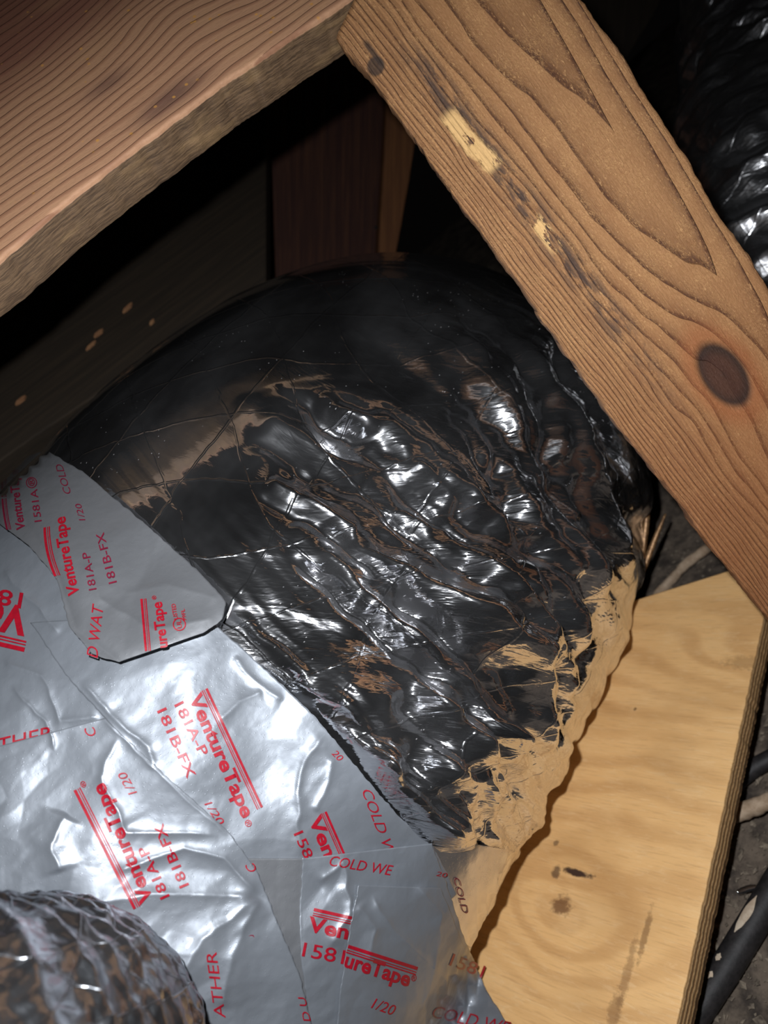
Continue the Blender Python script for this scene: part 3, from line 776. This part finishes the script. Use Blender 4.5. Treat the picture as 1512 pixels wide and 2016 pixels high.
def text(key, s, x0, y0, x1, y1, cap, bold=.014, shear=0., ink='ink', bend=0., clip=None):
    V, Fc = text_mesh(s, bold, shear); V = V.copy(); wd_ = V[:, 0].max()-V[:, 0].min(); V[:, 0] = (V[:, 0]-V[:, 0].min())/wd_; V[:, 1] /= CAP
    d = np.array([x1-x0, y1-y0], float); u = unit([d[1], -d[0]])      # up is to the left of the reading direction on screen
    Pp = np.array([x0, y0])+V[:, :1]*d+V[:, 1:2]*u*cap+u*(bend*4*V[:, :1]*(1-V[:, :1]))
    return put(key, Pp, Fc, ink)
def bars(key, x0, y0, x1, y1, width, ink='ink', bend=0., flip=1):
    """one thick and two thin rules above the brand word"""
    d = np.array([x1-x0, y1-y0], float); u = unit([d[1], -d[0]]); VV = []; FF = []
    for a, b in ((0, .17), (.30, .42), (.60, 1.0)):
        b0 = len(VV); n = 30
        for i in range(n+1):
            t = i/n; q = np.array([x0, y0])+d*t+u*(bend*4*t*(1-t))
            VV.append(q+u*width*a); VV.append(q+u*width*b)
            if i: FF.append((b0+2*i-2, b0+2*i, b0+2*i+1, b0+2*i-1))
    put(key, np.array(VV), FF, ink, 'red_rules')
# running down-right on the long strip
text('mid', 'VentureTape', 371, 1372, 478, 1612, 26, .03); text('mid', '®', 480, 1617, 486, 1630, 12)
bars('mid', 397, 1360, 506, 1594, 13)
text('mid', '181A-P', 343, 1388, 394, 1490, 19); text('mid', '181B-FX', 309, 1400, 369, 1534, 19)
text('mid', '1/20', 402, 1583, 430, 1626, 15, 0, .2)
text('mid', 'COLD W', 712, 1558, 762, 1690, 20, -.004, .3)
text('mid', 'Ven', 607, 1612, 640, 1690, 25, .03); bars('mid', 632, 1602, 668, 1684, 12)
text('mid', '158', 578, 1642, 600, 1692, 19, .006); text('mid', '20', 652, 1484, 668, 1500, 13, 0, .2)
# running up-left on the broad strip
text('lower', 'VentureTape', 302, 1772, 204, 1540, 27, .03); text('lower', '®', 171, 1548, 166, 1536, 10)
bars('lower', 276, 1784, 158, 1550, 15)
text('lower', '181A-P', 334, 1764, 288, 1664, 19); text('lower', '181B-FX', 372, 1742, 320, 1620, 19)
text('lower', '1/20', 270, 1560, 246, 1517, 17, 0, .2)
text('lower', 'ATHER', 444, 2004, 426, 1874, 21, -.002, .15)
text('lower', 'C', 190, 1446, 184, 1428, 20, 0, .2); text('lower', 'C', 506, 1712, 498, 1696, 18, 0, .2)
# left strip: upside down logo and THER
text('left', 'Ve', 58, 1199, -25, 1183, 52, .04); bars('left', 52, 1262, -60, 1236, 22, bend=0)
text('left', '181', 46, 1168, -20, 1156, 30, .012)
text('left', 'THER', 0, 1480, 104, 1455, 26, .004, .2)
text('left', 'TED', 108, 1262, 102, 1240, 9); text('left', '1', 135, 1260, 128, 1240, 14, .03)
# flap
text('flap', 'VentureTape', 157, 1170, 128, 1016, 22, .026, bend=4); bars('flap', 119, 1132, 98, 1036, 13, bend=5)
text('flap', '181A-P', 190, 1160, 176, 1086, 15, .006, ink='ink_dull'); text('flap', '181B-FX', 230, 1146, 204, 1047, 16, .006, ink='ink_dull')
text('flap', '1/20', 168, 1024, 159, 990, 12, 0, .2, ink='ink_dull')
text('flap', 'VentureTape', 50, 1042, 36, 924, 17, .024, ink='ink_dull', bend=3); bars('flap', 22, 1042, 13, 940, 10, ink='ink_dull', bend=4)
text('flap', '1581A', 82, 1026, 73, 962, 14, .004, ink='ink_dull'); text('flap', '®', 70, 955, 66, 940, 12, ink='ink_dull')
text('flap', 'COLD', 140, 970, 122, 912, 14, -.004, .25, ink='ink_dull')
text('flap', 'D WAT', 192, 1296, 204, 1190, 22, .0, .25)
text('flap', 'ureTape', 330, 1274, 318, 1184, 20, .028); text('flap', '®', 308, 1180, 307, 1172, 8); bars('flap', 297, 1281, 288, 1178, 12)
text('flap', 'UL', 358, 1236, 356, 1220, 9); text('flap', 'LISTED', 350, 1218, 345, 1188, 8); text('flap', '99FL', 367, 1222, 363, 1198, 7)
def circle(key, cx, cy, r, th=2.2, ink='ink'):
    VV = []; FF = []
    for i in range(24):
        a = i/24*2*math.pi; VV += [(cx+r*math.cos(a), cy+r*math.sin(a)), (cx+(r-th)*math.cos(a), cy+(r-th)*math.sin(a))]
        j = (i+1) % 24; FF.append((2*i, 2*j, 2*j+1, 2*i+1))
    put(key, np.array(VV, float), FF, ink, 'red_ring')
circle('flap', 353, 1229, 13); circle('flap', 62, 950, 11, 1.8, 'ink_dull')
# patch and its overlapping piece
text('patch', 'COLD WE', 648, 1704, 772, 1724, 20, .0, .25)
bars('patch', 615, 1803, 690, 1820, 16); text('patch', 'Ven', 604, 1832, 684, 1849, 28, .03)
text('patch', '1581', 594, 1882, 676, 1898, 27, .006); text('patch', '20', 858, 1724, 880, 1728, 9, 0, .2)
bars('over', 681, 1876, 818, 1920, 17)
text('over', 'ureTape', 676, 1902, 804, 1942, 29, .03); text('over', '®', 808, 1930, 818, 1933, 12)
text('over', '1/20', 730, 1984, 774, 2000, 21, 0, .2)
text('over', 'COLD WE', 850, 2003, 1002, 2036, 24, .0, .25)
text('over', '1581', 884, 1900, 948, 1925, 24, .004)
text('outer', 'COLD', 893, 1730, 912, 1800, 12, -.004, .2, ink='ink_dull'); text('outer', 'e', 880, 1850, 900, 1858, 17, .03); bars('outer', 876, 1824, 902, 1840, 9)
# folded narrow strip
bars('narrow', 498, 2040, 484, 1842, 10, ink='ink_dull')
text('narrow', 'Tape', 508, 1960, 500, 1840, 20, .03, ink='ink_dull')
text('lower', 'D U', 612, 2010, 600, 1960, 14, 0, .2)

# ------------------------------------------------------------------ other foil ducts
def small_duct(axis, ns, nphi, mat, seed, ridge, amp, fac, label, name='foil_duct', jname='foil_jacket'):
    V, N, s, v = tube_base(axis, ns, nphi); U_, V_ = np.meshgrid(s, v, indexing='ij')
    h = amp*(np.abs(np.sin(np.pi*(U_+.012*vnoise(V_*10, U_*10, seed))/ridge))*-1+.5)
    h += tri(U_/(ridge*.5), V_/(ridge*.9), seed)*fac+tri(U_/(ridge*.2), V_/(ridge*.4), seed+1)*fac*.45
    V = V+N*h[..., None]
    V[..., 2] = np.maximum(V[..., 2], .004)
    o = mesh_np(name, V.reshape(-1, 3), grid_faces(ns, nphi, True), mat, uv=np.stack([U_, V_], -1).reshape(-1, 2), attrs={'crumple': np.full(ns*nphi, 1.)})
    setp(o, label, 'duct'); return o
small_duct([(1500, -700, 2.0, .15), (1500, -40, 1.5, .15), (1530, 180, 1.32, .155), (1550, 420, 1.10, .16), (1700, 760, 1.0, .155), (2150, 1200, .95, .155), (2900, 1500, .95, .155)], 600, 400, MAT['foil_far'], 21, .05, .012, .0095,
           'second crinkled foil duct lying in the dark to the right of the brace', 'foil_duct')
small_duct([(-420, 2330, .25, .07), (-160, 2240, .28, .078), (10, 2190, .33, .084), (60, 2150, .40, .09)], 260, 400, MAT['foil_near'], 25, .012, .0035, .0018,
           'blurred dark mesh-patterned foil duct close to the lens in the lower left corner', 'foil_duct')

# ------------------------------------------------------------------ cables and sticks on the floor
def tube_obj(name, pts, r, mat, n=60, seg=14, jitter=0., parent=None, taper=None):
    c = resm([tuple(q) for q in pts], n); V = []
    T_ = np.gradient(c, axis=0); T_ /= np.linalg.norm(T_, axis=1)[:, None]
    for i in range(n):
        sd = unit(np.cross(T_[i], [0, 0, 1.])); up = np.cross(sd, T_[i])
        rr = r*(1 if taper is None else 1+(taper-1)*i/(n-1))
        for a_ in np.linspace(0, 2*np.pi, seg, endpoint=False):
            k = rr*(1+jitter*float(vnoise(np.array([i*.3]), np.array([a_]), 3)[0])); V.append(c[i]+sd*k*math.cos(a_)+up*k*math.sin(a_))
    me = bpy.data.meshes.new(name); me.from_pydata([tuple(q) for q in V], [], grid_faces(n, seg, True).tolist()+[list(range(seg))[::-1], list(range((n-1)*seg, n*seg))])
    me.materials.append(mat)
    for p in me.polygons: p.use_smooth = True
    o = bpy.data.objects.new(name, me); COL.objects.link(o)
    if parent: o.parent = parent
    return o
def onf(px, py, z): return tuple(on_z(px, py, z))
R1 = .0135
cab = tube_obj('black_cable', [onf(1360, 2010, R1), onf(1430, 1905, R1), onf(1500, 1790, R1), onf(1620, 1590, R1)], R1, MAT['cable'])
setp(cab, 'thick black cable with bare scuffed spots on the dirt beside the plywood', 'cable')
def scuff(px, py, ln_, wd_, seed):
    """a worn patch hugging the cable"""
    c0 = np.array(onf(1430, 1905, R1)); c1 = np.array(onf(1500, 1790, R1)); ax = unit(c1-c0)
    q = np.array(on_z(px, py, R1*1.7)); t = (q-c0).dot(ax); vw = unit(CP-q); vw = unit(vw-ax*vw.dot(ax)); sd = np.cross(ax, vw)
    off = np.clip((q-c0-ax*t).dot(sd)/R1, -.7, .7); a0 = math.asin(off); VV = []; n = 16; m = 5
    for i in range(n+1):
        u_ = i/n; hw = wd_*math.sin(math.pi*min(max(u_, .02), .98))*(1+.5*float(vnoise(np.array([u_*6]), np.array([1.]), seed)[0]))
        for j in range(m):
            a_ = a0+(j/(m-1)-.5)*hw/R1; rr = R1*1.03
            VV.append(c0+ax*(t+(u_-.5)*ln_)+(vw*math.cos(a_)+sd*math.sin(a_))*rr)
    o = mesh_np('scuffed_patch', VV, grid_faces(n+1, m), MAT['scuff'], smooth=True); o.parent = cab; o['label'] = 'pale bare spot'
scuff(1468, 1800, .040, .010, 1); scuff(1412, 1883, .008, .005, 2); scuff(1398, 1920, .008, .004, 3)
st = tube_obj('wooden_stick', [onf(1440, 1606, .03), onf(1480, 1590, .032), onf(1600, 1545, .036)], .0085, MAT['stick'], jitter=.1)
setp(st, 'pale round stick poking out from behind the right plywood edge', 'stick')
c2 = tube_obj('grey_cable', [onf(1440, 1545, .012), onf(1490, 1508, .012), onf(1620, 1440, .012)], .0095, MAT['cable'])
setp(c2, 'thin dark cable just above the pale stick at the right edge', 'cable')
s2 = tube_obj('wooden_stick', [onf(1290, 1175, .01), onf(1350, 1110, .012), onf(1420, 1060, .014)], .0065, MAT['stick'], jitter=.15)
setp(s2, 'thin pale stick on the dirt beyond the top edge of the plywood', 'stick')
fs = ribbon('foil_scrap', [(1452, 1757, float(project(np.array([on_z(1452, 1757, .008)]))[2][0])), (1475, 1749, float(project(np.array([on_z(1475, 1749, .008)]))[2][0])), (1506, 1745, float(project(np.array([on_z(1506, 1745, .008)]))[2][0]))], 14, MAT['foil'])
setp(fs, 'small shiny foil scrap on the dirt above the black cable', 'foil scrap')
